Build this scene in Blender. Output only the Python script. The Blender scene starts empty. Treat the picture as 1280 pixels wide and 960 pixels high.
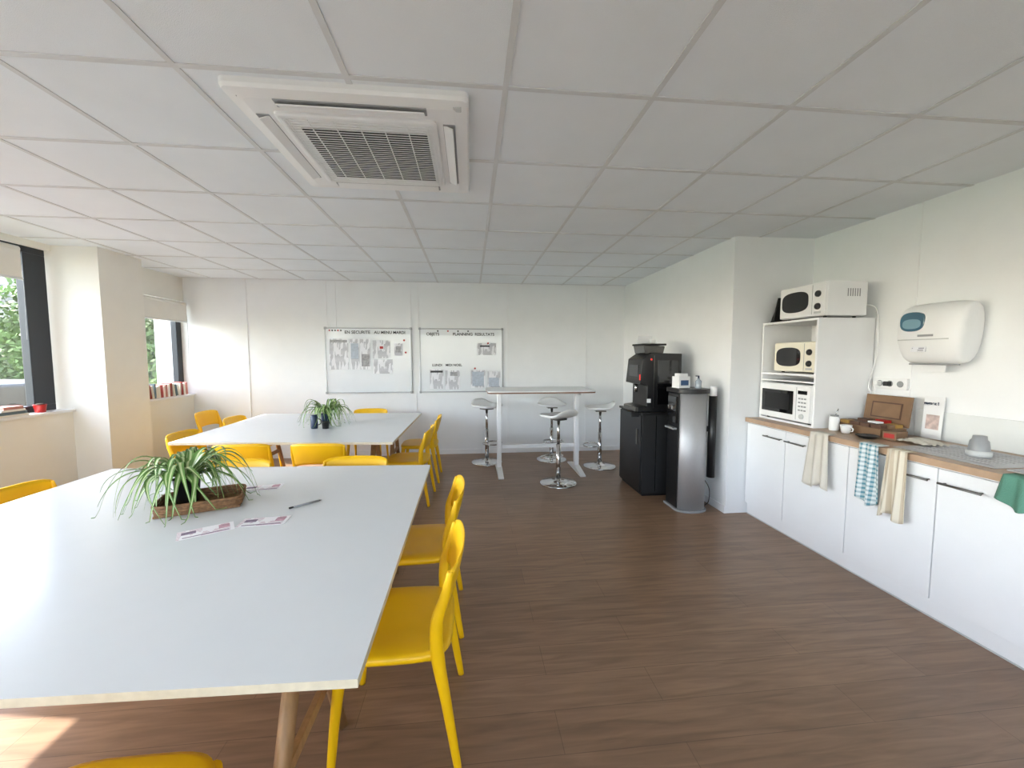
import bpy, bmesh, math, random
from mathutils import Vector, Matrix
random.seed(7)
scene=bpy.context.scene
COL=scene.collection
scene.view_settings.view_transform='Standard'
scene.view_settings.look='None'

# ---------------------------------------------------------------- materials
def lin(c):
    r=[]
    for v in c[:3]:
        v/=255.0
        r.append(v/12.92 if v<=0.04045 else ((v+0.055)/1.055)**2.4)
    return (r[0],r[1],r[2],1)
def M(name,col,rough=.5,metal=0,var=.04,vscale=6,bump=0,bscale=120,emit=0,coat=0,trans=0,stretch=None):
    m=bpy.data.materials.new(name); m.use_nodes=True
    nt=m.node_tree; b=nt.nodes['Principled BSDF']
    c=lin(col)
    b.inputs['Roughness'].default_value=rough; b.inputs['Metallic'].default_value=metal
    b.inputs['Coat Weight'].default_value=coat
    b.inputs['Transmission Weight'].default_value=trans
    tc=nt.nodes.new('ShaderNodeTexCoord'); mp=nt.nodes.new('ShaderNodeMapping')
    nt.links.new(tc.outputs['Object'],mp.inputs[0])
    if stretch: mp.inputs['Scale'].default_value=stretch
    n=nt.nodes.new('ShaderNodeTexNoise'); n.inputs['Scale'].default_value=vscale; n.inputs['Detail'].default_value=4
    nt.links.new(mp.outputs[0],n.inputs['Vector'])
    r=nt.nodes.new('ShaderNodeValToRGB')
    r.color_ramp.elements[0].position=.3; r.color_ramp.elements[1].position=.7
    r.color_ramp.elements[0].color=tuple(max(0,x*(1-var)) for x in c[:3])+(1,)
    r.color_ramp.elements[1].color=tuple(min(1,x*(1+var)) for x in c[:3])+(1,)
    nt.links.new(n.outputs['Fac'],r.inputs[0]); nt.links.new(r.outputs[0],b.inputs['Base Color'])
    if bump:
        n2=nt.nodes.new('ShaderNodeTexNoise'); n2.inputs['Scale'].default_value=bscale; n2.inputs['Detail'].default_value=3
        nt.links.new(mp.outputs[0],n2.inputs['Vector'])
        bp=nt.nodes.new('ShaderNodeBump'); bp.inputs['Strength'].default_value=bump; bp.inputs['Distance'].default_value=.005
        nt.links.new(n2.outputs['Fac'],bp.inputs['Height']); nt.links.new(bp.outputs[0],b.inputs['Normal'])
    if emit:
        nt.links.new(r.outputs[0],b.inputs['Emission Color']); b.inputs['Emission Strength'].default_value=emit
    return m

m_wall=M('wall_paint',(238,240,241),.75,var=.012,bump=.05,bscale=200)
m_wallL=M('wall_paint_sunlit',(240,238,230),.75,var=.012,bump=.05,bscale=200)  # cream tint is sunlight warmth painted into the white left wall
m_ceil=M('ceiling_tile',(234,239,243),.9,var=.02,vscale=3,bump=.35,bscale=350)
m_grid=M('ceiling_tbar',(212,214,215),.5)
m_white=M('white_laminate',(238,239,240),.35,var=.01)
m_tabletop=M('table_laminate',(220,223,224),.26,var=.01,coat=.1)
m_whitepl=M('white_plastic',(236,237,237),.4,var=.01)
m_cream=M('cream_plastic',(236,230,212),.4,var=.01)
m_yellow=M('yellow_plastic',(242,190,0),.42,var=.02,bump=.05,bscale=300)
m_birch=M('birch_wood',(166,128,86),.5,var=.15,vscale=8,stretch=(6,6,1),bump=.05)
m_edge=M('ply_edge',(206,196,172),.5,var=.08,vscale=30)
m_oak=M('worktop_oak',(178,150,124),.4,var=.14,vscale=9,stretch=(8,1,1))
m_black=M('black_plastic',(18,18,20),.35,var=.05)
m_blackm=M('black_matte',(25,25,26),.6,var=.05)
m_glossb=M('black_glass',(12,12,14),.08,var=.02,coat=.5)
m_steel=M('brushed_steel',(190,190,192),.5,metal=.65,var=.04,vscale=30,stretch=(12,12,1))
m_chrome=M('chrome',(215,215,215),.12,metal=1,var=.01)
m_dark=M('anthracite_frame',(32,38,46),.4,var=.03)
m_grayh=M('handle_steel',(120,118,114),.3,metal=1)
m_gray=M('grey_plastic',(146,148,150),.4)
m_lgray=M('light_grey_plastic',(192,194,194),.4)
m_red=M('red_plastic',(172,34,30),.4)
m_blue=M('blue_window_plastic',(56,98,118),.15,var=.1,coat=.5)
m_navy=M('navy_ceramic',(34,50,76),.3)
m_teal=M('green_towel',(90,138,120),.95,var=.08,bump=.6,bscale=200)
m_beige=M('beige_towel',(208,202,190),.95,var=.06,bump=.6,bscale=200)
m_leaf=M('leaf_green',(100,140,68),.45,var=.25,vscale=15)
m_leafp=M('leaf_pale',(190,206,152),.45,var=.08,vscale=15)
m_soil=M('soil',(50,38,28),.95,var=.3,vscale=60)
m_wicker=M('wicker',(132,96,64),.7,var=.35,vscale=60,bump=.6,bscale=150)
m_kraft=M('kraft_wood',(124,96,70),.6,var=.12,vscale=10)
m_paper=M('paper_white',(234,235,236),.8,var=.01)
m_wb=M('whiteboard_enamel',(224,228,232),.15,var=.01,coat=.3)
m_alu=M('aluminium',(166,168,170),.4,metal=.8)
m_ink=M('ink_black',(28,28,30),.6)
m_shade=M('blind_fabric',(234,232,225),.85,var=.02,bump=.2,bscale=300)
m_pink=M('pink_print',(190,148,160),.6,var=.35,vscale=40)
m_filter=M('ac_filter_dark',(36,36,38),.8)
m_tgold=M('tea_gold',(174,136,70),.5)
m_tbrown=M('tea_brown',(84,58,44),.5)
m_violet=M('print_violet',(128,110,130),.6,var=.35,vscale=50)
m_pblue=M('print_blue',(180,190,203),.6,var=.12,vscale=30)
m_pgrey=M('print_grey',(160,160,163),.6,var=.3,vscale=30)

def text_paper(name,ink,bg,sc,axis='Z',nth=.45):
    m=bpy.data.materials.new(name); m.use_nodes=True; nt=m.node_tree; b=nt.nodes['Principled BSDF']
    b.inputs['Roughness'].default_value=.7
    tc=nt.nodes.new('ShaderNodeTexCoord')
    w=nt.nodes.new('ShaderNodeTexWave'); w.bands_direction=axis; w.inputs['Scale'].default_value=sc/6.28
    nt.links.new(tc.outputs['Object'],w.inputs[0])
    mp=nt.nodes.new('ShaderNodeMapping'); mp.inputs['Scale'].default_value=(1,1,.25) if axis=='Z' else (1,.25,1)
    nt.links.new(tc.outputs['Object'],mp.inputs[0])
    n=nt.nodes.new('ShaderNodeTexNoise'); n.inputs['Scale'].default_value=24; n.inputs['Detail'].default_value=1
    nt.links.new(mp.outputs[0],n.inputs[0])
    g1=nt.nodes.new('ShaderNodeMath'); g1.operation='GREATER_THAN'; g1.inputs[1].default_value=.66
    g2=nt.nodes.new('ShaderNodeMath'); g2.operation='GREATER_THAN'; g2.inputs[1].default_value=nth
    nt.links.new(w.outputs['Fac'],g1.inputs[0]); nt.links.new(n.outputs['Fac'],g2.inputs[0])
    mu=nt.nodes.new('ShaderNodeMath'); mu.operation='MULTIPLY'
    nt.links.new(g1.outputs[0],mu.inputs[0]); nt.links.new(g2.outputs[0],mu.inputs[1])
    mx=nt.nodes.new('ShaderNodeMix'); mx.data_type='RGBA'
    mx.inputs[6].default_value=lin(bg); mx.inputs[7].default_value=lin(ink)
    nt.links.new(mu.outputs[0],mx.inputs[0]); nt.links.new(mx.outputs[2],b.inputs['Base Color'])
    return m
m_tp=text_paper('printed_paper',(110,112,124),(232,233,238),150,nth=.5)
m_fly=text_paper('flyer_print',(190,156,168),(238,236,237),160,axis='Y',nth=.5)

def towel_check(name,c1,c2,sc):
    m=bpy.data.materials.new(name); m.use_nodes=True; nt=m.node_tree; b=nt.nodes['Principled BSDF']
    b.inputs['Roughness'].default_value=.95
    tc=nt.nodes.new('ShaderNodeTexCoord')
    outs=[]
    for ax in ('Y','Z'):
        w=nt.nodes.new('ShaderNodeTexWave'); w.bands_direction=ax; w.inputs['Scale'].default_value=sc
        nt.links.new(tc.outputs['Object'],w.inputs[0])
        g=nt.nodes.new('ShaderNodeMath'); g.operation='GREATER_THAN'; g.inputs[1].default_value=.6 if ax=='Y' or 'check' in name else 1.5
        nt.links.new(w.outputs['Fac'],g.inputs[0]); outs.append(g)
    a=nt.nodes.new('ShaderNodeMath'); a.operation='ADD'
    nt.links.new(outs[0].outputs[0],a.inputs[0]); nt.links.new(outs[1].outputs[0],a.inputs[1])
    d=nt.nodes.new('ShaderNodeMath'); d.operation='MULTIPLY'; d.inputs[1].default_value=.5
    nt.links.new(a.outputs[0],d.inputs[0])
    mx=nt.nodes.new('ShaderNodeMix'); mx.data_type='RGBA'; mx.inputs[6].default_value=lin(c1); mx.inputs[7].default_value=lin(c2)
    nt.links.new(d.outputs[0],mx.inputs[0]); nt.links.new(mx.outputs[2],b.inputs['Base Color'])
    return m
m_check=towel_check('check_towel',(216,222,222),(90,140,154),11)
m_stripe=towel_check('stripe_towel',(216,208,190),(166,142,112),9)

# floor
m_floor=bpy.data.materials.new('wood_floor'); m_floor.use_nodes=True
nt=m_floor.node_tree; b=nt.nodes['Principled BSDF']
tc=nt.nodes.new('ShaderNodeTexCoord')
br=nt.nodes.new('ShaderNodeTexBrick'); br.offset=.37
br.inputs['Scale'].default_value=1; br.inputs['Brick Width'].default_value=1.3; br.inputs['Row Height'].default_value=.19
br.inputs['Mortar Size'].default_value=.0012; br.inputs['Mortar Smooth'].default_value=.2; br.inputs['Bias'].default_value=0
br.inputs['Color1'].default_value=lin((146,117,93)); br.inputs['Color2'].default_value=lin((136,108,85)); br.inputs['Mortar'].default_value=lin((106,83,65))
nt.links.new(tc.outputs['Object'],br.inputs[0])
mp=nt.nodes.new('ShaderNodeMapping'); mp.inputs['Scale'].default_value=(1.2,12,1)
nt.links.new(tc.outputs['Object'],mp.inputs[0])
n=nt.nodes.new('ShaderNodeTexNoise'); n.inputs['Scale'].default_value=2.2; n.inputs['Detail'].default_value=7; n.inputs['Distortion'].default_value=.8
nt.links.new(mp.outputs[0],n.inputs[0])
rp=nt.nodes.new('ShaderNodeValToRGB'); rp.color_ramp.elements[0].position=.32; rp.color_ramp.elements[1].position=.68
rp.color_ramp.elements[0].color=(.72,.70,.68,1); rp.color_ramp.elements[1].color=(1.11,1.10,1.09,1)
nt.links.new(n.outputs['Fac'],rp.inputs[0])
mx=nt.nodes.new('ShaderNodeMix'); mx.data_type='RGBA'; mx.blend_type='MULTIPLY'; mx.inputs[0].default_value=1
nt.links.new(br.outputs['Color'],mx.inputs[6]); nt.links.new(rp.outputs[0],mx.inputs[7]); nt.links.new(mx.outputs[2],b.inputs['Base Color'])
b.inputs['Roughness'].default_value=.36
bp=nt.nodes.new('ShaderNodeBump'); bp.inputs['Strength'].default_value=.12; bp.inputs['Distance'].default_value=.003
nt.links.new(n.outputs['Fac'],bp.inputs['Height']); nt.links.new(bp.outputs[0],b.inputs['Normal'])

# glass (thin)
m_glass=bpy.data.materials.new('window_glass'); m_glass.use_nodes=True; nt=m_glass.node_tree
for q in list(nt.nodes): nt.nodes.remove(q)
o=nt.nodes.new('ShaderNodeOutputMaterial'); t=nt.nodes.new('ShaderNodeBsdfTransparent'); g=nt.nodes.new('ShaderNodeBsdfGlossy'); g.inputs['Roughness'].default_value=.02
x=nt.nodes.new('ShaderNodeMixShader'); x.inputs[0].default_value=.06
nt.links.new(t.outputs[0],x.inputs[1]); nt.links.new(g.outputs[0],x.inputs[2]); nt.links.new(x.outputs[0],o.inputs[0])

# ---------------------------------------------------------------- geometry helpers
def link(ob,parent=None):
    COL.objects.link(ob)
    if parent: ob.parent=parent
    return ob
def empty(name,loc=(0,0,0),rz=0):
    e=bpy.data.objects.new(name,None); e.empty_display_size=.1; e.location=loc; e.rotation_euler=(0,0,rz)
    return link(e)
def meshob(name,parent,verts,faces,mat,loc=(0,0,0),smooth=False,rot=None):
    me=bpy.data.meshes.new(name); me.from_pydata([tuple(v) for v in verts],[],faces); me.update()
    bm=bmesh.new(); bm.from_mesh(me); bmesh.ops.recalc_face_normals(bm,faces=bm.faces[:]); bm.to_mesh(me); bm.free()
    mats=mat if isinstance(mat,(list,tuple)) else [mat]
    for m in mats: me.materials.append(m)
    if smooth:
        for p in me.polygons: p.use_smooth=True
    ob=bpy.data.objects.new(name,me); ob.location=loc
    if rot: ob.rotation_euler=rot
    return link(ob,parent)
def bevel_me(me,w,seg=2):
    bm=bmesh.new(); bm.from_mesh(me)
    bmesh.ops.bevel(bm,geom=bm.edges[:],offset=w,segments=seg,affect='EDGES',profile=.6)
    bm.to_mesh(me); bm.free()
def box(name,parent,c,s,mat,bev=0,rot=None,seg=2):
    hx,hy,hz=s[0]/2,s[1]/2,s[2]/2
    v=[(-hx,-hy,-hz),(hx,-hy,-hz),(hx,hy,-hz),(-hx,hy,-hz),(-hx,-hy,hz),(hx,-hy,hz),(hx,hy,hz),(-hx,hy,hz)]
    f=[(0,3,2,1),(4,5,6,7),(0,1,5,4),(1,2,6,5),(2,3,7,6),(3,0,4,7)]
    ob=meshob(name,parent,v,f,mat,c,rot=rot)
    if bev: bevel_me(ob.data,min(bev,min(s)*.45),seg)
    return ob
def bb(name,parent,x0,x1,y0,y1,z0,z1,mat,bev=0):
    return box(name,parent,((x0+x1)/2,(y0+y1)/2,(z0+z1)/2),(abs(x1-x0),abs(y1-y0),abs(z1-z0)),mat,bev)
def prism(name,parent,pts,axis,lo,hi,mat,bev=0,loc=(0,0,0),seg=2,smooth=False):
    def P(a,b,c):
        return {'Y':(a,c,b),'X':(c,a,b),'Z':(a,b,c)}[axis]
    n=len(pts)
    v=[P(a,b,lo) for a,b in pts]+[P(a,b,hi) for a,b in pts]
    f=[tuple(range(n)),tuple(range(n,2*n))]+[(i,(i+1)%n,n+(i+1)%n,n+i) for i in range(n)]
    ob=meshob(name,parent,v,f,mat,loc)
    if bev: bevel_me(ob.data,bev,seg)
    if smooth:
        for p in ob.data.polygons: p.use_smooth=len(p.vertices)<5
    return ob
def rings(name,parent,rs,mat,cap=True,loc=(0,0,0),smooth=True,closed=False,rot=None):
    v=[];f=[]; n=len(rs[0])
    for r in rs: v+=r
    for i in range(len(rs)-1):
        for j in range(n):
            k=(j+1)%n; f.append((i*n+j,i*n+k,(i+1)*n+k,(i+1)*n+j))
    if closed:
        i=len(rs)-1
        for j in range(n):
            k=(j+1)%n; f.append((i*n+j,i*n+k,k,j))
    elif cap:
        f.append(tuple(range(n))); f.append(tuple(range((len(rs)-1)*n,len(rs)*n)))
    ob=meshob(name,parent,v,f,mat,loc,rot=rot)
    if smooth:
        for p in ob.data.polygons: p.use_smooth=len(p.vertices)<=4
    return ob
def lathe(name,parent,loc,prof,mat,seg=32,rot=None,smooth=True):
    rs=[[(max(r,1e-4)*math.cos(2*math.pi*j/seg),max(r,1e-4)*math.sin(2*math.pi*j/seg),z) for j in range(seg)] for r,z in prof]
    return rings(name,parent,rs,mat,loc=loc,rot=rot,smooth=smooth)
def cyl(name,parent,loc,r,h,mat,rot=None,seg=28):
    return lathe(name,parent,loc,[(r,0),(r,h)],mat,seg,rot)
def catmull(pts,sub=6):
    P=[Vector(p) for p in pts]
    if len(P)<3: return P
    out=[]
    for i in range(len(P)-1):
        p0=P[max(i-1,0)];p1=P[i];p2=P[i+1];p3=P[min(i+2,len(P)-1)]
        for k in range(sub):
            t=k/sub
            out.append(.5*((2*p1)+(p2-p0)*t+(2*p0-5*p1+4*p2-p3)*t*t+(3*p1-p0-3*p2+p3)*t**3))
    out.append(P[-1]); return out
def tube(name,parent,pts,rad,mat,seg=10,sub=6,loc=(0,0,0),flat=1.0,rot=None):
    P=catmull(pts,sub) if len(pts)>2 else [Vector(p) for p in pts]
    n=len(P)
    if not isinstance(rad,(list,tuple)): rad=[rad]*len(pts)
    R=[]
    for i in range(n):
        t=i/(n-1)*(len(rad)-1); k=min(int(t),len(rad)-2); R.append(rad[k]+(rad[k+1]-rad[k])*(t-k))
    rs=[]; up=None
    for i in range(n):
        d=(P[min(i+1,n-1)]-P[max(i-1,0)]).normalized()
        if up is None:
            up=Vector((0,0,1)) if abs(d.z)<.8 else Vector((0,1,0))
        s=d.cross(up).normalized(); up=s.cross(d).normalized()
        rs.append([tuple(P[i]+s*math.cos(2*math.pi*j/seg)*R[i]*flat+up*math.sin(2*math.pi*j/seg)*R[i]) for j in range(seg)])
    return rings(name,parent,rs,mat,loc=loc,rot=rot)
def sup(w,d,n=4,seg=40,z=0,cx=0,cy=0,zf=None):
    out=[]
    for j in range(seg):
        a=2*math.pi*j/seg; c,s=math.cos(a),math.sin(a)
        x=cx+w/2*math.copysign(abs(c)**(2/n),c); y=cy+d/2*math.copysign(abs(s)**(2/n),s)
        out.append((x,y,z+(zf(x,y) if zf else 0)))
    return out
def rrect(w,d,r,z,k=6):
    out=[]
    for cx,cy,a0 in ((w/2-r,d/2-r,0),(-w/2+r,d/2-r,90),(-w/2+r,-d/2+r,180),(w/2-r,-d/2+r,270)):
        for i in range(k+1):
            a=math.radians(a0+90*i/k); out.append((cx+r*math.cos(a),cy+r*math.sin(a),z))
    return out
def dup(root,loc,rz=0):
    e=root.copy(); e.location=loc; e.rotation_euler=(0,0,rz); link(e)
    for ch in root.children:
        c=ch.copy(); COL.objects.link(c); c.parent=e
    return e
def text(name,parent,s,loc,size,mat,rot=(math.pi/2,0,0)):
    cu=bpy.data.curves.new(name,'FONT'); cu.body=s; cu.size=size; cu.extrude=.0006; cu.align_x='LEFT'; cu.offset=.0012
    cu.materials.append(mat); ob=bpy.data.objects.new(name,cu); ob.location=loc; ob.rotation_euler=rot
    return link(ob,parent)

# ---------------------------------------------------------------- room
H=2.59; YB=6.12; YF=-2.6; XR=3.2; PY=5.02
bb('floor',None,-4.4,3.45,YF-.2,YB+.2,-.1,0,m_floor)
bb('ceiling',None,-4.4,3.45,YF-.2,YB+.2,H,H+.12,m_ceil)
g=empty('trim_1')
for i in range(-8,6):
    X=.15+.625*i
    if -4.1<X<3.18:
        y1=YB if X<2.4 else 3.5
        if X<-3.7: y1=4.48
        bb('tbar_x',g,X-.012,X+.012,YF,y1,H-.004,H,m_grid)
for i in range(-8,8):
    Y=1.70+.625*i
    if YF<Y<YB-.03:
        bb('tbar_y',g,-4.1 if Y<4.48 else -3.98,XR if Y<3.5 else 2.41,Y-.012,Y+.012,H-.0045,H,m_grid)
bb('wall_back',None,-4.4,3.45,YB,YB+.15,0,H,m_wall)
bb('wall_right',None,XR,XR+.15,YF,3.5,0,H,m_wall)
bb('wall_right.001',None,2.41,XR+.15,3.5,YB,0,H,m_wall)
fw=empty('wall_front')
bb('sill_part',fw,-4.3,3.35,YF-.15,YF,0,.9,m_wall); bb('head_part',fw,-4.3,3.35,YF-.15,YF,2.35,H,m_wall)
bb('side_part',fw,-4.3,-3.4,YF-.15,YF,.9,2.35,m_wall); bb('side_part2',fw,2.2,3.35,YF-.15,YF,.9,2.35,m_wall)
lw=empty('wall_left')
bb('parapet_1',lw,-4.35,-4.03,YF,4.48,0,.94,m_wallL)
bb('parapet_2',lw,-4.35,-3.93,PY,YB,0,.94,m_wallL)
bb('header_1',lw,-4.35,-4.12,YF,4.48,2.53,H,m_wallL)
bb('header_2',lw,-4.35,-4.00,PY,YB,2.26,H,m_wallL)
bb('pillar',lw,-4.35,-3.70,4.48,PY,0,H,m_wallL)
bb('trim_2',None,-4.2,-4.0,YF,4.48,.94,.965,m_white,.004)
bb('trim_3',None,-4.1,-3.9,PY,YB,.94,.965,m_white,.004)
bb('baseboard_back',None,-3.93,2.41,YB-.012,YB,0,.07,m_white)
bb('baseboard_right',None,2.398,2.41,3.5,YB-.012,0,.07,m_white)
bb('baseboard_left',None,-4.03,-4.018,YF,4.48,0,.07,m_white)
for i,(X,z0,w) in enumerate([(-3.17,.07,.006),(-2.08,1.915,.016),(-1.95,1.915,.012),(-.88,1.915,.012),(-.77,1.915,.016),(.57,.07,.02),(1.795,.07,.006),(-.815,.07,.012)]):
    z1=H if i!=7 else .95
    bb('trim_%d'%(4+i),None,X-w/2,X+w/2,YB-.008,YB,z0,z1,m_white)
bb('trim_12',None,XR-.004,XR,2.60,2.606,1.2,H,m_white)

def window(name,y0,y1,z0,z1,mull,endw=.06,dx=0):
    e=empty(name); xf0,xf1=-4.22+dx,-4.15+dx
    bb('frame_bottom',e,xf0,xf1,y0,y1,z0,z0+.06,m_dark,.004); bb('frame_top',e,xf0,xf1,y0,y1,z1-.06,z1,m_dark,.004)
    bb('frame_near',e,xf0,xf1,y0,y0+.06,z0+.06,z1-.06,m_dark,.004); bb('frame_far',e,xf0,xf1,y1-endw,y1,z0+.06,z1-.06,m_dark,.004)
    for j,y in enumerate(mull): bb('mullion_%d'%j,e,xf0,xf1+.01,y-.05,y+.05,z0+.06,z1-.06,m_dark,.004)
    bb('glass',e,xf0+.03,xf0+.036,y0+.06,y1-endw,z0+.06,z1-.06,m_glass)
    return e
window('window_1',YF,4.45,.965,2.53,[-1.4,-.2,1.0,2.2,3.3],.2)
window('window_2',PY,YB,.965,2.26,[],.1,dx=.1)
e=empty('added_window_3')  # unseen window behind the camera, added to let in more light
bb('frame_bottom',e,-3.4,2.2,YF-.1,YF-.04,.9,.96,m_dark); bb('frame_top',e,-3.4,2.2,YF-.1,YF-.04,2.29,2.35,m_dark)
for j,X in enumerate([-3.37,-2,-.6,.8,2.17]): bb('mullion_%d'%j,e,X-.03,X+.03,YF-.1,YF-.04,.96,2.29,m_dark)
bb('glass',e,-3.34,2.14,YF-.073,YF-.067,.96,2.29,m_glass)
for (y0,y1,zt,zb,bx) in [(-.15,1.0,2.50,2.2,-4.07),(1.03,2.2,2.50,2.2,-4.07),(2.23,3.2,2.50,2.2,-4.07),(3.23,4.13,2.50,2.2,-4.07),(PY+.03,6.08,2.25,1.97,-3.965)]:
    e=empty('roller_blind',(bx,(y0+y1)/2,zt))
    L=(y1-y0)
    tube('roll',e,[(0,-L/2,-.035),(0,L/2,-.035)],.028,m_shade,seg=20)
    box('fabric',e,(.022,0,-(zt-zb)/2-.02),(.003,L,zt-zb-.03),m_shade)
    tube('bottom_bar',e,[(.022,-L/2,zb-zt),(.022,L/2,zb-zt)],.011,m_whitepl,seg=12)
    tube('chain',e,[(.01,L/2+.01,-.04),(.02,L/2+.012,-.4),(.012,L/2+.01,-.85)],.002,m_gray,seg=6)

# ---------------------------------------------------------------- AC cassette
ac=empty('ceiling_air_conditioner',(-.49,2.22,H))
rings('panel',ac,[rrect(.98,.96,.03,0),rrect(.98,.96,.03,-.022),rrect(.965,.945,.026,-.036),rrect(.86,.84,.03,-.044)],m_whitepl,smooth=False)
for sx,sy in ((1,0),(-1,0),(0,1),(0,-1)):
    if sx:
        box('outlet_%d'%(sx+2),ac,(sx*.400,0,-.0405),(.055,.62,.012),m_gray,.003)
        box('louvre_%d'%(sx+2),ac,(sx*.396,0,-.051),(.046,.60,.006),m_whitepl,.002,rot=(0,sx*.35,0))
    else:
        box('outlet_%d'%(sy+6),ac,(0,sy*.395,-.0405),(.62,.055,.012),m_gray,.003)
        box('louvre_%d'%(sy+6),ac,(0,sy*.390,-.051),(.60,.046,.006),m_whitepl,.002,rot=(-sy*.35,0,0))
rings('grille_frame',ac,[rrect(.69,.68,.02,-.04),rrect(.69,.68,.02,-.054),rrect(.67,.66,.02,-.058)],m_whitepl,smooth=False)
box('filter',ac,(.015,.005,-.0595),(.56,.50,.003),m_filter)
for i in range(31):
    y=-.31+.62*i/30
    box('slat',ac,(0,y,-.0625),(.64,.004,.002),m_whitepl)
for i in range(7):
    x=-.32+.64*i/6
    box('rib',ac,(x,0,-.063),(.004,.635,.003),m_whitepl)
for s in (-1,1):
    for j in range(2): box('edge_rib',ac,(s*(.300+.014*j),0,-.063),(.004,.635,.003),m_whitepl)
box('badge',ac,(-.41,-.42,-.0405),(.07,.012,.002),m_gray)
box('sensor',ac,(.44,-.42,-.040),(.035,.035,.006),m_lgray,.003)

# ---------------------------------------------------------------- tables
def table(corners,trestles,z=.74):
    e=empty('dining_table')
    n=4; th=.022
    v=[(x,y,z-th) for x,y in corners]+[(x,y,z) for x,y in corners]
    f=[(3,2,1,0),(4,5,6,7),(0,1,5,4),(1,2,6,5),(2,3,7,6),(3,0,4,7)]
    ob=meshob('tabletop',e,v,f,[m_tabletop,m_edge])
    for p in ob.data.polygons: p.material_index=0 if abs(p.normal.z)>.5 else 1
    for i,(x,y) in enumerate(trestles):
        box('rail_%d'%i,e,(x,y,z-th-.025),(.05,.24,.05),m_birch,.004)
        for s in (-1,1):
            tube('leg_%d_%d'%(i,s),e,[(x,y+s*.03,z-th-.01),(x,y+s*.32,.0)],[.026,.022],m_birch,seg=4)
        box('brace_%d'%i,e,(x,y,.32),(.022,.36,.04),m_birch,.003)
    xs=sorted(set(x for x,y in trestles)); ys=sorted(set(y for x,y in trestles))
    for j,y in enumerate(ys):
        box('beam_%d'%j,e,((xs[0]+xs[-1])/2,y,z-th-.03),(xs[-1]-xs[0]-.08,.035,.05),m_birch,.003)
    return e
t1=table([(-.27,.925),(-.285,2.80),(-2.41,2.92),(-2.39,.99)],[(-.53,1.27),(-.53,2.42),(-2.12,1.27),(-2.12,2.42)])
t2=table([(-.69,3.58),(-.66,5.42),(-2.70,5.52),(-2.65,3.76)],[(-.95,4.05),(-.95,5.05),(-2.4,4.05),(-2.4,5.05)])

# ---------------------------------------------------------------- chair
def make_chair(loc,rz):
    e=empty('dining_chair',loc,rz)
    seat=rings('seat',e,[sup(.36,.34,4,44,.418),sup(.425,.405,4.2,44,.412),sup(.45,.43,4.2,44,.425),sup(.445,.425,4.2,44,.443),
        sup(.415,.395,4,44,.449),sup(.28,.26,3,44,.444),sup(.12,.11,2.4,44,.438)],m_yellow)
    nu,nv=18,8; v=[];f=[]
    th=.017
    for side in (0,1):
        for i in range(nu+1):
            u=-1+2*i/nu
            for j in range(nv+1):
                t=j/nv
                zl=.585-.035*u*u; zt=.772-.018*u**4-.006*u*u
                x=.222*math.sin(u*1.25)/math.sin(1.25)
                y=-.165-.045*(1-u*u)-.05*t
                edge=math.sin(math.pi*t)**.35 if 0<t<1 else .25
                eu=1 if abs(u)<.95 else .6
                yy=y+(side*2-1)*th/2*edge*eu
                v.append((x,yy,zl+(zt-zl)*t))
    N=(nu+1)*(nv+1)
    q=lambda s,i,j:s*N+i*(nv+1)+j
    for i in range(nu):
        for j in range(nv):
            f.append((q(0,i,j),q(0,i+1,j),q(0,i+1,j+1),q(0,i,j+1))); f.append((q(1,i,j),q(1,i,j+1),q(1,i+1,j+1),q(1,i+1,j)))
        for j in (0,nv): f.append((q(0,i,j),q(0,i+1,j),q(1,i+1,j),q(1,i,j)))
    for j in range(nv):
        for i in (0,nu): f.append((q(0,i,j),q(0,i,j+1),q(1,i,j+1),q(1,i,j)))
    meshob('backrest',e,v,f,m_yellow,smooth=True)
    for s,nm in ((-1,'l'),(1,'r')):
        tube('leg_rear_'+nm,e,[(s*.222,-.235,0),(s*.212,-.195,.25),(s*.206,-.165,.43),(s*.214,-.165,.56),(s*.217,-.195,.66),(s*.216,-.214,.745)],[.0135,.019,.025,.023,.018,.010],m_yellow,seg=12,flat=.8)
        tube('leg_front_'+nm,e,[(s*.215,.215,0),(s*.203,.195,.22),(s*.19,.17,.425)],[.0135,.018,.024],m_yellow,seg=12)
        tube('side_rail_'+nm,e,[(s*.195,-.165,.425),(s*.195,0,.42),(s*.19,.165,.425)],.016,m_yellow,seg=8)
    return e
R90=math.pi/2
c0=make_chair((-.29,1.585,0),R90)
for (x,y,r) in [(-.30,2.27,R90+.03),(-2.32,2.44,-R90),(-.87,.875,0),(-.83,2.73,math.pi),(-1.62,2.72,math.pi+.05),
                (-1.93,3.74,.04),(-1.28,3.70,-.05),(-.65,4.2,R90-.05),(-.62,4.93,R90),(-2.56,4.14,-R90),(-2.62,5.10,-R90),
                (-3.28,5.66,-R90),(-1.38,5.46,math.pi)]:
    dup(c0,(x,y,0),r)

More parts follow.
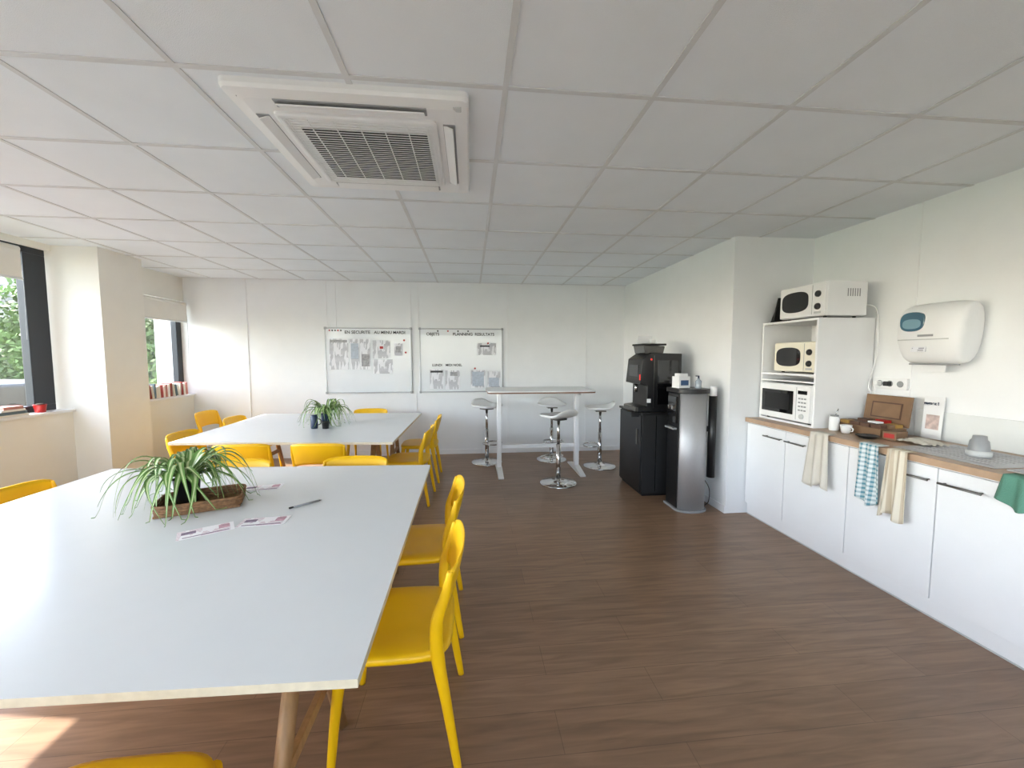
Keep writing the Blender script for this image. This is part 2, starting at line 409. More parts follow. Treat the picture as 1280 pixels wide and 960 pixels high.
# ---------------------------------------------------------------- bar table + stools
e=empty('bar_table')
tx,ty=.87,5.10
pts=[(x,y) for x,y,_ in sup(1.34,.70,14,56)]
prism('tabletop',e,pts,'Z',1.052,1.076,[m_tabletop],loc=(tx,ty,0))
prism('edge_band',e,[(x*1.002,y*1.003) for x,y in pts],'Z',1.046,1.062,M('walnut_edge',(120,84,62),.5),loc=(tx,ty,0))
for s in (-1,1):
    X=tx+s*.51
    box('column_%d'%s,e,(X,ty,.55),(.055,.085,.98),m_white,.008)
    prism('foot_%d'%s,e,[(-.34,0),(.34,0),(.34,.018),(.05,.07),(-.05,.07),(-.34,.018)],'X',-.035,.035,m_white,.004,loc=(X,ty,0))
    box('top_arm_%d'%s,e,(X,ty,1.032),(.05,.56,.028),m_white,.006)
box('crossbar',e,(tx,ty,.33),(.96,.025,.05),m_white,.005)
box('underframe',e,(tx,ty,1.03),(.96,.05,.03),m_white,.004)
def make_stool(loc,rz):
    e=empty('bar_stool',loc,rz)
    lathe('base',e,(0,0,0),[(.215,0),(.218,.006),(.21,.014),(.10,.026),(.035,.04),(.032,.06)],m_chrome,40)
    cyl('column_lower',e,(0,0,.05),.028,.42,m_chrome); cyl('column_upper',e,(0,0,.46),.018,.30,m_chrome)
    tube('footrest',e,[(-.02,.02,.30),(-.12,.06,.30),(-.13,.17,.295),(0,.22,.29),(.13,.17,.295),(.12,.06,.30),(.02,.02,.30)],.010,m_chrome,seg=8)
    box('mount',e,(0,0,.765),(.14,.14,.02),m_grayh,.004)
    def zf(x,y):
        t=max(0,(-y-.07)/.12); return .085*min(t,1)**1.6*max(0,1-(abs(x)/.22)**3)+ .01*(x/.2)**2
    rings('seat',e,[sup(.24,.22,3,44,.777,zf=zf),sup(.37,.35,3.2,44,.785,zf=zf),sup(.40,.385,3.2,44,.803,zf=zf),sup(.39,.375,3.2,44,.815,zf=zf),
                    sup(.35,.33,3,44,.806,zf=zf),sup(.24,.22,2.8,44,.797,zf=zf),sup(.08,.08,2,44,.794,zf=zf)],m_whitepl)
    return e
s0=make_stool((1.02,4.56,0),.5)
dup(s0,(1.74,5.22,0),1.4); dup(s0,(.22,5.58,0),-2.5); dup(s0,(1.16,5.64,0),math.pi)

# ---------------------------------------------------------------- whiteboards
def board(x0,x1,z0=.96,z1=1.905):
    e=empty('whiteboard',((x0+x1)/2,YB,(z0+z1)/2)); w=x1-x0; h=z1-z0
    box('panel',e,(0,-.010,0),(w,.012,h),m_wb)
    for s in (-1,1):
        box('frame_v%d'%s,e,(s*w/2,-.012,0),(.018,.022,h+.018),m_alu,.003); box('frame_h%d'%s,e,(0,-.012,s*h/2),(w-.018,.022,.018),m_alu,.003)
    box('pen_tray',e,(0,-.035,-h/2+.004),(.4,.04,.010),m_alu,.003)
    for sx in (-1,1):
        for sz in (-1,1): box('corner_%d_%d'%(sx,sz),e,(sx*w/2,-.013,sz*h/2),(.035,.028,.035),m_gray,.006)
    return e
b1=board(-2.10,-.88); b2=board(-.75,.48)
def paper(par,px0,px1,py0,py1,left,blk=None):
    sc=1.22/108 if left else 1.23/102; base=407 if left else 526
    x0=(px0-base)*sc-.61; x1=(px1-base)*sc-.61; z0=.475-(py1-410)*.95/80; z1=.475-(py0-410)*.95/80
    box('paper',par,((x0+x1)/2,-.0175,(z0+z1)/2),(x1-x0,.001,z1-z0),m_tp)
    if blk:
        a,b_,c,d,mt=blk
        box('print',par,(x0+(x1-x0)*a,-.0184,z0+(z1-z0)*b_),((x1-x0)*c,.0006,(z1-z0)*d),mt)
for p in [(411,435,423,461,(.5,.92,.9,.08,m_pgrey)),(437,449,423,461,(.5,.6,.8,.5,m_pblue)),(450,463,423,461,(.5,.3,.8,.4,m_pgrey)),(466,488,425,447,(.5,.6,.2,.14,m_red)),(466,491,449,466,None),(493,504,428,444,(.5,.5,.6,.5,m_pgrey))]: paper(b1,*p[:4],True,p[4])
for p in [(596,620,428,443,(.4,.75,.5,.12,m_ink)),(537,554,461,486,(.5,.88,.9,.10,m_ink)),(556,574,462,487,(.6,.8,.5,.2,m_pgrey)),(588,606,462,485,(.5,.5,.8,.8,m_pblue)),(609,625,464,487,(.5,.4,.8,.5,m_pblue))]: paper(b2,*p[:4],False,p[4])
for bo,L in ((b1,[('EN SECURITE',-.34,.395,.062),('AU MENU MARDI',.08,.395,.058)]),(b2,[('OBJETS',-.52,.375,.06),('PLANNING',-.13,.375,.06),('RESULTATS',.20,.375,.058),('LUNDI',-.44,-.085,.05),('MIDI NOEL',-.24,-.085,.05)])):
    for s,x,z,sz in L: text('lettering',bo,s,(x,-.018,z),sz,m_ink)
for j in range(9):
    lathe('magnet',b1 if j<5 else b2,(-.55+.04*j if j<5 else -.5+.15*(j-4),-.017,.44),[(.012,0),(.012,.006)],m_red if j%3==0 else m_black,12,rot=(R90,0,0))
for j in range(4): lathe('magnet',b1 if j<2 else b2,([.51,.53,.2,.4][j],-.017,[.30,.12,-.12,.26][j]),[(.014,0),(.014,.006)],m_red,12,rot=(R90,0,0))

# ---------------------------------------------------------------- coffee machine + stand
e=empty('coffee_machine_cabinet')
bb('carcass',e,1.80,2.38,4.02,4.62,.03,.88,m_blackm,.004); bb('top',e,1.78,2.39,4.0,4.64,.88,.905,m_black,.004)
bb('door',e,1.785,1.80,4.03,4.61,.05,.87,m_black,.003); bb('plinth',e,1.82,2.37,4.04,4.60,0,.03,m_black)
bb('handle',e,1.772,1.785,4.1,4.12,.55,.72,m_grayh,.003); bb('side_seam',e,1.95,1.956,4.018,4.02,.05,.87,m_glossb)
bb('waste_box',e,1.70,1.80,4.08,4.30,.85,.90,m_black,.006)
e=empty('coffee_machine',(0,0,.905))
prism('body',e,[(1.78,0),(2.24,0),(2.24,.62),(1.90,.63),(1.80,.56),(1.775,.30),(1.86,.28),(1.86,.06),(1.76,.05),(1.76,0)],'Y',4.06,4.44,m_black,.008)
bb('side_trim',e,1.93,1.936,4.056,4.06,.04,.60,m_grayh)
bb('side_inset',e,1.97,2.20,4.054,4.06,.08,.55,m_glossb,.004)
bb('screen',e,1.782,1.79,4.12,4.36,.36,.50,m_glossb)
m_redled=M('red_led',(230,30,20),.3,emit=.8)
bb('led_strip',e,1.776,1.783,4.058,4.07,.34,.40,m_redled)
lathe('light',e,(1.90,4.058,.56),[(.010,0),(.010,.004)],m_redled,14,rot=(R90,0,0))
bb('drip_tray',e,1.74,1.87,4.10,4.40,.0,.05,m_grayh,.005)
cyl('spout',e,(1.82,4.25,.20),.018,.09,m_chrome)
prism('bean_hopper',e,[(1.86,.62),(2.06,.62),(2.08,.70),(1.84,.71)],'Y',4.12,4.40,M('smoky_hopper',(62,60,56),.15,var=.15,vscale=40,coat=.4),.01)
bb('hopper_lid',e,1.83,2.09,4.11,4.41,.708,.728,m_blackm,.006)
bb('front_label',e,1.86,1.90,4.052,4.06,.10,.14,m_paper)
cyl('cup_on_top',e,(2.02,4.30,.728),.032,.05,m_paper)
box('paper_note',e,(1.95,4.35,.775),(.16,.004,.09),m_paper,rot=(.3,0,0))

# ---------------------------------------------------------------- water dispenser
e=empty('water_dispenser',(2.12,3.64,0))
prism('core',e,[(-.14,-.02),(.15,-.02),(.15,.19),(-.14,.19)],'Z',.02,1.14,m_black,.008)
arc=[(.135*math.cos(a)+.005,-.02-.085*math.sin(a)) for a in [math.pi*i/20 for i in range(21)]]
prism('steel_shell',e,arc,'Z',.0,1.145,m_steel,smooth=True)
arc2=[(.158*math.cos(a),-.02-.10*math.sin(a)) for a in [math.pi*i/20 for i in range(21)]]+[(-.158,.2),(.158,.2)]
prism('top_cap',e,arc2,'Z',1.145,1.19,m_black,.008)
prism('base_ring',e,arc2,'Z',0,.02,m_gray,.003)
box('tap_panel',e,(-.148,.08,.98),(.02,.16,.26),m_glossb,.005)
for j in (0,1): box('tap_%d'%j,e,(-.165,.05+.07*j,1.0),(.02,.02,.04),m_chrome,.004)
box('drip_shelf',e,(-.165,.08,.80),(.04,.17,.02),m_gray,.004)
tube('cup_tube',e,[(.185,-.05,.33),(.185,-.05,1.12)],.036,m_black,seg=20)
lathe('paper_cups',e,(.185,-.05,1.12),[(.03,0),(.034,.05),(.034,.09),(.028,.092)],m_paper,20)
box('tube_bracket',e,(.15,-.03,.8),(.03,.04,.05),m_black,.003)
tube('power_cord',e,[(.16,.1,.33),(.19,-.02,.22),(.17,-.06,.1),(.20,.05,.01)],.004,m_black,seg=6)
e=empty('carton_box',(2.05,3.72,1.191),.2)
box('carton',e,(0,0,.055),(.13,.10,.11),m_paper,.002); box('label',e,(0,-.0505,.05),(.09,.001,.05),M('label_blue',(60,90,130),.6))
box('napkins',e,(0,0,.125),(.10,.07,.03),m_paper,.004)
e=empty('soap_bottle',(2.17,3.62,1.191))
lathe('bottle',e,(0,0,0),[(.026,0),(.028,.01),(.028,.07),(.012,.085),(.012,.095)],M('clear_soap',(150,160,170),.1,coat=.5),20)
cyl('pump',e,(0,0,.095),.008,.02,m_navy); box('nozzle',e,(-.012,0,.118),(.035,.01,.008),m_navy,.002)

# ---------------------------------------------------------------- kitchen
kc=empty('kitchen_base_cabinet')
YE=3.49
bb('carcass',kc,2.615,XR-.005,-1.2,YE,.10,.885,m_white)
bb('kickboard',kc,2.625,2.64,-1.2,YE,0,.10,m_white)
bb('kick_seal',kc,2.62,2.63,-1.2,YE,0,.008,m_lgray)
ds=[YE,3.03,2.47,1.94,1.40,.85,.30,-.25,-.80]
for i in range(len(ds)-1):
    bb('door_panel_%d'%i,kc,2.595,2.613,ds[i+1]+.003,ds[i]-.003,.115,.873,m_white,.0015)
    y=ds[i+1]+.12 if i%2==0 else ds[i]-.12
    tube('handle_%d'%i,kc,[(2.562,y-.095,.80),(2.562,y+.095,.80)],.0065,m_grayh,seg=12)
    for s in (-1,1): tube('handle_post',kc,[(2.562,y+s*.08,.80),(2.596,y+s*.08,.80)],.004,m_grayh,seg=8)
for n_,(x0,x1,y0,y1) in enumerate([(2.57,XR-.002,1.72,YE),(2.57,XR-.002,-1.2,1.22),(2.57,2.68,1.22,1.72),(3.05,XR-.002,1.22,1.72)]):
    bb('worktop_%d'%n_,kc,x0,x1,y0,y1,.887,.925,m_oak)
bb('upstand',kc,XR-.012,XR-.002,-1.2,2.55,.925,1.12,M('glass_splashback',(228,231,230),.15,var=.02,coat=.4),.002)
sk=empty('kitchen_sink')
bb('drainer',sk,2.66,3.10,1.74,2.24,.9255,.931,m_steel,.002)
for j in range(8): bb('rib_%d'%j,sk,2.72+.045*j,2.73+.045*j,1.80,2.18,.931,.935,m_steel,.001)
bb('bowl_bottom',sk,2.69,3.04,1.23,1.71,.76,.765,m_steel)
bb('bowl_w1',sk,2.685,2.692,1.225,1.715,.76,.93,m_steel); bb('bowl_w2',sk,3.038,3.045,1.225,1.715,.76,.93,m_steel)
bb('bowl_w3',sk,2.692,3.038,1.225,1.232,.76,.93,m_steel); bb('bowl_w4',sk,2.692,3.038,1.708,1.715,.76,.93,m_steel)
tube('tap',sk,[(3.11,1.47,.926),(3.11,1.47,1.15),(3.05,1.47,1.22),(2.95,1.47,1.20),(2.93,1.47,1.15)],.013,m_chrome,seg=12)

def towel(name,y,w,ztop,zb,mat,amp=.012,x=2.555,skew=0,seed=1):
    rnd=random.Random(seed); nu,nv=26,16; v=[];f=[]
    ph=rnd.random()*6
    for i in range(nu+1):
        u=i/nu
        for j in range(nv+1):
            t=j/nv
            zz=ztop+(zb+.02*math.sin(u*7+ph)-ztop)*t
            spread=.75+.25*t
            yy=(u-.5)*w*spread+skew*t
            xx=-amp*(.3+t)*(1+math.sin(u*15+ph))*.9 -.004
            v.append((xx,yy,zz))
    q=lambda i,j:i*(nv+1)+j
    for i in range(nu):
        for j in range(nv): f.append((q(i,j),q(i+1,j),q(i+1,j+1),q(i,j+1)))
    base=len(v)
    for i in range(nu+1):
        u=i/nu; v.append((.06,(u-.5)*w*.75,ztop+.001))
    for i in range(nu): f.append((q(i,0),q(i+1,0),base+i+1,base+i))
    e=empty(name,(x,y,0))
    ob=meshob('cloth',e,v,f,mat,smooth=True)
    so=ob.modifiers.new('s','SOLIDIFY'); so.thickness=.004; so.offset=1
    return e
towel('tea_towel',2.66,.19,.932,.54,m_beige,seed=2,amp=.016)
towel('tea_towel',2.29,.17,.932,.56,m_check,seed=3,skew=-.02,amp=.016)
towel('tea_towel',2.12,.15,.932,.52,m_stripe,seed=5,skew=.01,amp=.016)
towel('hand_towel',1.57,.18,.932,.79,m_teal,seed=8)

u=empty('microwave_shelf_unit')
ux0,ux1,uy0,uy1,uz0,uz1=2.70,XR-.01,2.88,3.48,.926,1.80
bb('side_near',u,ux0,ux1,uy0,uy0+.018,uz0,uz1,m_white,.001); bb('side_far',u,ux0,ux1,uy1-.018,uy1,uz0,uz1,m_white,.001)
bb('top',u,ux0,ux1,uy0+.018,uy1-.018,uz1-.018,uz1,m_white); bb('shelf',u,ux0,ux1,uy0+.018,uy1-.018,1.335,1.353,m_white)
bb('shelf_low',u,ux0,ux1,uy0+.018,uy1-.018,1.28,1.292,m_white); bb('base',u,ux0,ux1,uy0+.018,uy1-.018,uz0,uz0+.018,m_white)
bb('back',u,ux1-.01,ux1,uy0+.018,uy1-.018,uz0+.018,uz1-.018,m_white)
def microwave(loc,w,d,h,style,body=m_whitepl,rz=0):
    e=empty('microwave_oven',loc,rz)
    box('body',e,(d/2+.015,0,h/2+.008),(d,w,h-.008),body,.008)
    box('front',e,(.008,0,h/2+.008),(.022,w-.006,h-.018),body,.006)
    for sx in (.05,d-.04):
        for sy in (-1,1): cyl('foot',e,(sx,sy*(w/2-.05),0),.012,.01,m_black,seg=12)
    yc=w*.14; ww=w*.60; wh=h*.62
    if style=='lens':
        ptsL=[(yc+ww/2*math.copysign(abs(math.cos(a))**.8,math.cos(a)), h/2+.008+wh/2*math.copysign(abs(math.sin(a))**.55,math.sin(a))) for a in [2*math.pi*i/40 for i in range(40)]]
        prism('window',e,ptsL,'X',-.006,-.002,m_glossb)
        for j in (0,1): lathe('knob_%d'%j,e,(-.002,-w*.36,h*(.68-.36*j)),[(.026,0),(.024,.012),(.015,.018)],m_black,24,rot=(0,-R90,0))
        box('door_seam',e,(-.0035,-w*.24,h/2+.008),(.002,.003,h*.85),m_gray)
        box('door_button',e,(-.005,-w*.36,h*.15),(.006,.06,.016),m_lgray,.002)
    else:
        box('window',e,(-.004,yc-.01,h/2+.008),(.004,ww*1.08,wh),m_glossb,.001)
        box('window_inner',e,(-.0065,yc-.01,h/2+.008),(.002,ww*.85,wh*.7),m_black)
        box('door_seam',e,(-.0035,-w*.26,h/2+.008),(.002,.003,h*.85),m_gray)
        box('display',e,(-.004,-w*.37,h*.82),(.004,.09,.03),m_glossb,.001)
        for a in range(4):
            for c in range(3): box('key',e,(-.004,-w*.37+(c-1)*.028,h*(.66-.10*a)),(.004,.02,.012),m_gray,.001)
        lathe('knob',e,(-.002,-w*.37,h*.2),[(.022,0),(.02,.012)],m_lgray,24,rot=(0,-R90,0))
    for j in range(6): box('vent_%d'%j,e,(d*.55+.02*j,-w/2,h*.7),(.008,.002,h*.22),m_gray)
    return e
microwave((2.70,3.055,1.801),.45,.34,.27,'lens')
microwave((2.745,3.155,1.354),.44,.34,.26,'lens',m_cream)
microwave((2.672,3.165,.945),.545,.40,.315,'keys')
e=empty('serving_tray',(2.84,3.39,1.801))
prism('panel',e,[(-.13,0),(.13,0),(.13,.20),(-.08,.22)],'Y',-.02,-.005,m_blackm,.003); prism('panel_2',e,[(-.12,0),(.13,0),(.13,.23),(-.02,.24)],'Y',.01,.03,m_black,.003)
e=empty('power_strip',(XR,2.73,1.29))
box('plate',e,(-.012,0,0),(.022,.24,.085),m_whitepl,.004)
for j in (-1,0,1): lathe('socket_%d'%j,e,(-.024,j*.075,0),[(.024,0),(.022,.003)],m_gray,20,rot=(0,-R90,0))
box('plug',e,(-.045,.075,0),(.04,.035,.035),m_whitepl,.006); box('plug_2',e,(-.045,0,0),(.04,.035,.035),m_black,.006)
e=empty('power_cable')
tube('cable',e,[(3.07,2.86,1.9),(3.15,2.84,1.86),(3.17,2.83,1.6),(3.16,2.85,1.4),(3.12,2.84,1.25),(3.13,2.80,1.22),(3.13,2.80,1.285)],.004,m_whitepl,seg=8)

e=empty('paper_towel_dispenser',(XR,2.375,1.645))
prof=[(0,-.20),(-.14,-.21),(-.20,-.165),(-.225,-.05),(-.225,.08),(-.20,.17),(-.14,.215),(0,.215)]
rs=[]
for i in range(13):
    a=-1+2*i/12
    rs.append([(x*(1-.22*abs(a)**4),a*(.205-.03*max(0,-z)/.2),z*(1-.12*abs(a)**4)) for x,z in prof])
rings('housing',e,rs,m_whitepl)
ob=e.children[0]; bv=ob.modifiers.new('b','SUBSURF'); bv.levels=2; bv.render_levels=2
ptsW=[(.065+.075*math.copysign(abs(math.cos(a))**.8,math.cos(a)), .085+.065*math.copysign(abs(math.sin(a))**.7,math.sin(a))) for a in [2*math.pi*i/32 for i in range(32)]]
prism('window',e,ptsW,'X',-.226,-.206,m_blue,.004)
prism('window_shade',e,[(.065+(y-.065)*.75,.07+(z-.085)*.5) for y,z in ptsW],'X',-.2275,-.2262,M('roll_window_light',(120,156,170),.2),0)
box('lower_band',e,(-.222,0,-.035),(.006,.30,.006),m_lgray,.002)
box('brand_plate',e,(-.223,-.02,-.01),(.006,.09,.014),m_gray,.001)
box('instruction_sticker',e,(-.217,.02,-.10),(.006,.09,.035),m_tp,.001,rot=(0,.15,0))
box('outlet',e,(-.12,0,-.20),(.08,.24,.01),m_gray,.002)
prism('paper_sheet',e,[(-.11,-.19),(-.114,-.19),(-.125,-.25),(-.12,-.25)],'Y',-.07,.07,m_paper)

e=empty('tea_box',(0,0,.926))
bb('tray',e,2.86,3.07,2.50,2.84,0,.06,m_kraft,.004)
tm=[m_tbrown,m_kraft,m_tgold,m_tbrown,m_paper,m_red,m_tbrown]
for i in range(4):
    for j in range(3):
        bb('tea_bags',e,2.875+.063*j,2.93+.063*j,2.515+.08*i,2.585+.08*i,.055,.085+.01*((i*j)%3),tm[(i*3+j)%7],.003)
box('lid',e,(3.10,2.67,.17),(.012,.33,.22),m_kraft,.003,rot=(0,.12,0)); box('lid_print',e,(3.092,2.67,.17),(.002,.22,.12),m_tbrown,rot=(0,.12,0)); box('lid_print2',e,(3.0905,2.67,.17),(.002,.20,.10),m_kraft,rot=(0,.12,0))
e=empty('leaflet',(3.165,2.42,.926)); box('sheet',e,(0,0,.15),(.003,.12,.29),m_paper,rot=(0,.06,0)); box('print',e,(-.003,0,.12),(.001,.08,.10),M('leaflet_photo',(200,180,174),.6,var=.25,vscale=30),rot=(0,.06,0)); text('title',e,'gagnez !',(-.006,.055,.24),.028,m_navy,rot=(R90,0,-R90))
e=empty('sugar_jar',(2.80,2.80,.926)); lathe('jar',e,(0,0,0),[(.03,0),(.033,.01),(.033,.10),(.026,.11)],m_paper,24); tube('spoon',e,[(0,0,.1),(.01,-.02,.17)],.003,m_chrome,seg=6); cyl('lid',e,(0,0,.108),.027,.012,m_gray)
e=empty('coffee_cup',(2.79,2.69,.926)); lathe('cup',e,(0,0,0),[(.025,0),(.036,.05),(.037,.06),(.033,.058),(.022,.008)],m_paper,24); tube('handle',e,[(0,-.034,.05),(0,-.055,.04),(0,-.05,.02),(0,-.028,.018)],.004,m_paper,seg=8)
e=empty('spoon_dish',(2.76,2.50,.926)); lathe('dish',e,(0,0,0),[(.04,0),(.065,.018),(.066,.022),(.06,.02),(.035,.006)],m_black,28)
e=empty('snack_box',(2.90,2.435,.926),.2); box('carton',e,(0,0,.03),(.12,.08,.06),m_kraft,.003); box('label',e,(-.0605,0,.03),(.001,.06,.03),m_red)
e=empty('dish_cloth',(2.92,2.28,.934))
v=[];f=[]
for i in range(17):
    for j in range(17):
        x,y=(i/16-.5)*.16,(j/16-.5)*.20; v.append((x,y,.022*(1-(abs(i-8)/8)**2)*(1-(abs(j-8)/8)**2)+.007*math.sin(i*1.3+j*.6)*math.cos(j*1.1)+.008))
for i in range(16):
    for j in range(16): f.append((i*17+j,(i+1)*17+j,(i+1)*17+j+1,i*17+j+1))
meshob('cloth',e,v,f,m_beige,smooth=True)
e=empty('travel_mug',(2.86,1.95,.936)); lathe('body',e,(0,0,0),[(.046,0),(.048,.01),(.038,.085),(.03,.095),(.028,.115),(.006,.118)],m_gray,28); lathe('band',e,(0,0,0),[(.052,0),(.052,.03),(.046,.032)],m_lgray,28)

# ---------------------------------------------------------------- plants
def spider(name,loc,nl,R,seed,zfloor=0,potr=.05,poth=.11,potmat=None,Hh=(.05,.15),W=.0075):
    e=empty(name,loc); rnd=random.Random(seed)
    lathe('pot',e,(0,0,0),[(potr*.75,0),(potr*.8,.004),(potr,poth),(potr*1.05,poth+.004),(potr*.95,poth),(potr*.9,poth-.015)],potmat or m_black,28)
    cyl('soil',e,(0,0,poth-.03),potr*.9,.02,m_soil,seg=20)
    v=[];f=[];mi=[]
    for k in range(nl):
        az=rnd.random()*6.283; L=R*(.45+.55*rnd.random()); hh=Hh[0]+(Hh[1]-Hh[0])*rnd.random(); w=W+.004*rnd.random()
        dr=hh*.3+rnd.random()*.24; curl=(rnd.random()-.5)*1.3
        n=16; base=len(v)
        for i in range(n+1):
            t=i/n; a=az+curl*t*t
            r=.012+L*(t**.85)*(1-.12*t*t)
            z=poth+hh*4*t*(1-t)*.9+ .02*t - dr*t**2.4
            if z<zfloor+.006: z=zfloor+.006+rnd.random()*.004
            ww=w*(1-t**3)*(.6+.8*math.sin(math.pi*min(1,t+.15)))+.0006
            cx,cy=r*math.cos(a),r*math.sin(a); nx,ny=-math.sin(a),math.cos(a)
            for s,dz in ((-1,.003),(-.35,0),(.35,0),(1,.003)): v.append((cx+nx*ww*s,cy+ny*ww*s,z+dz))
        for i in range(n):
            for c in range(3):
                b_=base+i*4+c; f.append((b_,b_+4,b_+5,b_+1)); mi.append(1 if c==1 else 0)
    ob=meshob('leaves',e,v,f,[m_leaf,m_leafp],smooth=True)
    for p,i in zip(ob.data.polygons,mi): p.material_index=i
    return e
spider('spider_plant',(-1.45,2.17,.754),85,.39,3,zfloor=-.008,Hh=(.03,.17),potr=.058,poth=.12)
spider('spider_plant',(-1.62,4.66,.742),55,.40,11,zfloor=0,potr=.06,Hh=(.06,.19),potmat=m_navy)
e=empty('wicker_tray',(-1.36,2.14,.741),.38)
box('base',e,(0,0,.006),(.34,.23,.01),m_wicker,.003)
for k in range(4):
    P=sup(.35-.004*(3-k),.24-.004*(3-k),7,60,.012+.013*k)
    P=[(x*(1+.012*math.sin(j*3.1+k*3.14)),y*(1+.012*math.sin(j*3.1+k*3.14)),z) for j,(x,y,z) in enumerate(P)]
    rs=[]
    n=len(P)
    for j in range(n):
        p=Vector(P[j]); d=(Vector(P[(j+1)%n])-Vector(P[j-1])).normalized(); s=d.cross(Vector((0,0,1)))
        rs.append([tuple(p+s*.006*math.cos(a)+Vector((0,0,.0075))*math.sin(a)) for a in [6.283*q/8 for q in range(8)]])
    rings('weave_%d'%k,e,rs,m_wicker,closed=True)
for (x,y,r) in [(-1.15,1.82,.55),(-.95,1.90,.1),(-1.20,2.40,.2)]:
    e=empty('flyer',(x,y,.7405),r); box('sheet',e,(0,0,.0006),(.20,.10,.001),m_fly); box('photo',e,(.065,.015,.0013),(.04,.045,.0004),m_pink); box('block',e,(-.06,.015,.0013),(.05,.03,.0004),m_violet); box('strip',e,(0,-.035,.0013),(.16,.008,.0004),m_violet)
e=empty('ballpoint_pen',(-.84,2.10,.746),.75)
tube('barrel',e,[(-.065,0,0),(.06,0,0)],.005,m_gray,seg=10); tube('tip',e,[(.06,0,0),(.075,0,-.002)],[.004,.001],m_black,seg=8); tube('cap',e,[(-.085,0,0),(-.065,0,0)],.005,m_black,seg=8)
e=empty('thermos_mug',(-1.64,4.36,.741)); lathe('body',e,(0,0,0),[(.032,0),(.036,.01),(.036,.12),(.030,.13),(.03,.145)],m_navy,24); tube('handle',e,[(.034,0,.1),(.065,0,.09),(.065,0,.05),(.034,0,.035)],.005,m_black,seg=8)
e=empty('small_pot',(-1.52,4.34,.741)); lathe('pot',e,(0,0,0),[(.03,0),(.038,.07),(.04,.075),(.034,.07)],m_black,24)

# sill items
e=empty('row_of_books',(0,0,.966))
y=5.14; cols=[(225,220,210),(160,60,55),(235,232,225),(190,130,120),(240,238,235),(140,64,54),(220,215,205),(90,110,120),(236,230,220)]
cm=[M('book_cover_%d'%i,c,.6) for i,c in enumerate(cols)]
for i in range(22):
    w=.018+.02*random.random(); h=.14+.05*random.random(); t=(random.random()-.3)*.22
    box('book_%d'%i,e,(-3.965,y,h/2+.006),(.12,w,h),cm[i%9],.002,rot=(t,0,0)); y+=w+.012
e=empty('book_stack',(0,0,.966))
z=0
for i in range(4):
    h=.018+.008*(i%2); bb('book_%d'%i,e,-4.145,-4.01,3.80+.02*i,4.06-.015*i,z,z+h,cm[[0,7,2,3][i]],.002); z+=h+.0005
e=empty('red_pot',(-4.075,4.22,.966)); lathe('pot',e,(0,0,0),[(.035,0),(.045,.07),(.048,.075),(.04,.07)],m_red,24); lathe('contents',e,(0,0,0),[(.03,.05),(.038,.07),(.02,.085)],m_soil,16)

# ---------------------------------------------------------------- outdoors
m_grass=M('grass',(96,120,66),.95,var=.2,vscale=2); m_road=M('asphalt',(120,120,118),.9,var=.08,vscale=10)
bb('ground_outdoor',None,-60,-4.5,-25,60,-.45,-.30,m_grass)
bb('road_outdoor',None,-11.5,-5.2,-25,9.3,-.30,-.29,m_road)
m_tl=M('tree_leaf',(98,122,66),.7,var=.5,vscale=1.5); m_bark=M('bark',(80,64,50),.9,var=.2)
def tree(name,loc,r=2.0,h=4.4,n=11000,seed=1,low=.08,s0=.08):
    e=empty(name,loc); rnd=random.Random(seed)
    tube('trunk',e,[(0,0,0),(.1,.05,h*.35),(0,0,h*.7)],[.2,.15,.07],m_bark,seg=10)
    v=[];f=[]
    blobs=[(rnd.uniform(-.6,.6)*r,rnd.uniform(-.6,.6)*r,h*(low+(.95-low)*q/19),r*rnd.uniform(.4,.6)) for q in range(20)]
    for k in range(n):
        bx,by,bz,brr=blobs[k%20]
        d=Vector((rnd.gauss(0,1),rnd.gauss(0,1),rnd.gauss(0,1))).normalized()*brr*(.6+.4*rnd.random())
        c=Vector((bx,by,bz))+d; s=s0+.07*rnd.random()
        if c.z<.15: c.z=.15+s
        a=Vector((rnd.gauss(0,1),rnd.gauss(0,1),rnd.gauss(0,1))).normalized(); bvec=a.orthogonal().normalized()
        i=len(v); v+=[tuple(c-a*s),tuple(c+bvec*s*.5),tuple(c+a*s),tuple(c-bvec*s*.5)]; f.append((i,i+1,i+2,i+3))
    meshob('foliage',e,v,f,m_tl)
    return e
tr=tree('tree',(-8.9,13.2,-.30))
for x,y,r in [(-8.5,12.0,4.4),(-9.9,13.6,1),(-7.7,11.4,2.2),(-10.6,15.4,2.9),(-13.5,15.2,.5),(-17.5,14.6,1.7),(-12.4,17.5,4),(-9.6,16.6,5.1)]: dup(tr,(x,y,-.30),r)
e=empty('office_building'); bb('facade',e,-34,-26,16,34,-.3,7,M('building_render',(150,148,142),.8)); 
for fl in range(2):
    for k in range(8): bb('window_pane',e,-26.05,-25.98,17+2.1*k,18.3+2.1*k,1+3*fl,2.5+3*fl,m_glossb)
    for k in range(4): bb('window_pane',e,-33.3+1.9*k,-32.1+1.9*k,15.96,16.02,1+3*fl,2.5+3*fl,m_glossb)
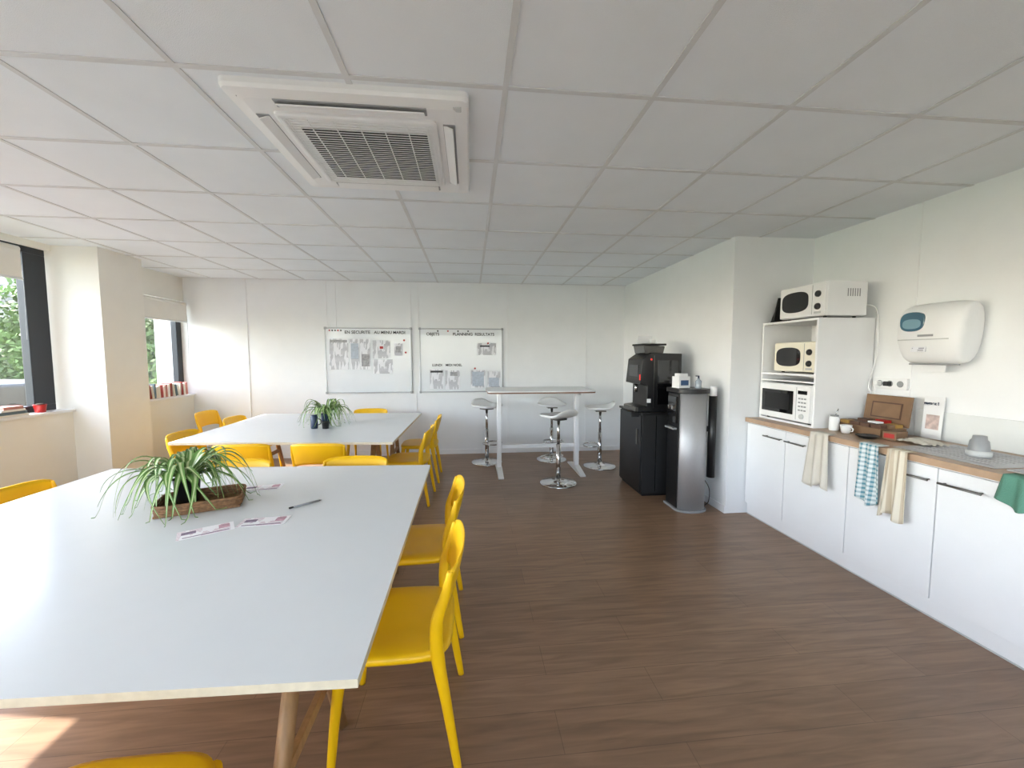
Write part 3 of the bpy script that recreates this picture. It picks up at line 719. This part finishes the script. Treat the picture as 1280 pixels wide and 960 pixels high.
def car(loc,rz,mat):
    e=empty('parked_car',loc,rz)
    prism('body',e,[(-2.0,.3),(2.0,.3),(2.05,.6),(1.9,.82),(1.1,.92),(-1.7,.95),(-2.0,.85)],'Y',-.85,.85,mat,.06)
    prism('cabin',e,[(-1.7,.93),(1.0,.92),(.45,1.38),(-1.2,1.42)],'Y',-.74,.74,m_glossb,.04); prism('roof',e,[(-1.25,1.38),(.5,1.36),(.4,1.43),(-1.15,1.46)],'Y',-.68,.68,mat,.02)
    for sx in (-1.25,1.3):
        for sy in (-1,1): lathe('wheel',e,(sx,sy*.78+.1,.32),[(.2,0),(.32,.02),(.32,.18),(.2,.2)],m_blackm,24,rot=(R90,0,0))
    for sy in (-.6,.6): box('headlight_%d'%(sy*10),e,(2.0,sy,.68),(.08,.3,.12),m_lgray,.02)
    return e
car((-9.9,7.1,-.29),1.5,M('car_paint_silver',(150,158,168),.25,coat=.6))
car((-7.2,6.6,-.29),1.5,M('car_paint_white',(176,180,184),.25,coat=.6))

# ---------------------------------------------------------------- light
w=bpy.data.worlds.new('World'); scene.world=w; w.use_nodes=True; nt=w.node_tree; bg=nt.nodes['Background']
sk_=nt.nodes.new('ShaderNodeTexSky'); sk_.sky_type='NISHITA'; sk_.sun_disc=False; sk_.sun_elevation=math.radians(42); sk_.sun_rotation=math.radians(-90)
hs=nt.nodes.new('ShaderNodeHueSaturation'); hs.inputs['Saturation'].default_value=.6
nt.links.new(sk_.outputs[0],hs.inputs['Color']); nt.links.new(hs.outputs[0],bg.inputs[0]); bg.inputs[1].default_value=1.85
su=bpy.data.lights.new('sun','SUN'); su.energy=20; su.angle=.009; su.color=(1,.96,.91)
so=bpy.data.objects.new('sun',su); link(so); so.rotation_euler=Vector((.74,-.12,-.67)).to_track_quat('-Z','Y').to_euler(); so.location=(-8,2,8)
def portal(name,loc,rot,sx,sy):
    l=bpy.data.lights.new(name,'AREA'); l.shape='RECTANGLE'; l.size=sx; l.size_y=sy; l.cycles.is_portal=True
    o=bpy.data.objects.new(name,l); o.location=loc; o.rotation_euler=rot; link(o)
portal('sky_portal',(-4.26,.92,1.75),Vector((1,0,0)).to_track_quat('-Z','Z').to_euler(),7.0,1.6)
portal('sky_portal',(-4.26,5.57,1.62),Vector((1,0,0)).to_track_quat('-Z','Z').to_euler(),1.1,1.3)
portal('sky_portal',(-.6,YF-.14,1.62),Vector((0,1,0)).to_track_quat('-Z','Z').to_euler(),5.6,1.45)

# ---------------------------------------------------------------- camera
cd=bpy.data.cameras.new('camera'); cd.sensor_width=36; cd.lens=500/1280*36; cd.clip_start=.02; cd.clip_end=200
co=bpy.data.objects.new('camera',cd); link(co); co.location=(0,0,1.5)
th=math.radians(5.9); ph=math.radians(4.0)
F=Vector((math.sin(th)*math.cos(ph),math.cos(th)*math.cos(ph),-math.sin(ph)))
co.rotation_euler=F.to_track_quat('-Z','Y').to_euler()
scene.camera=co
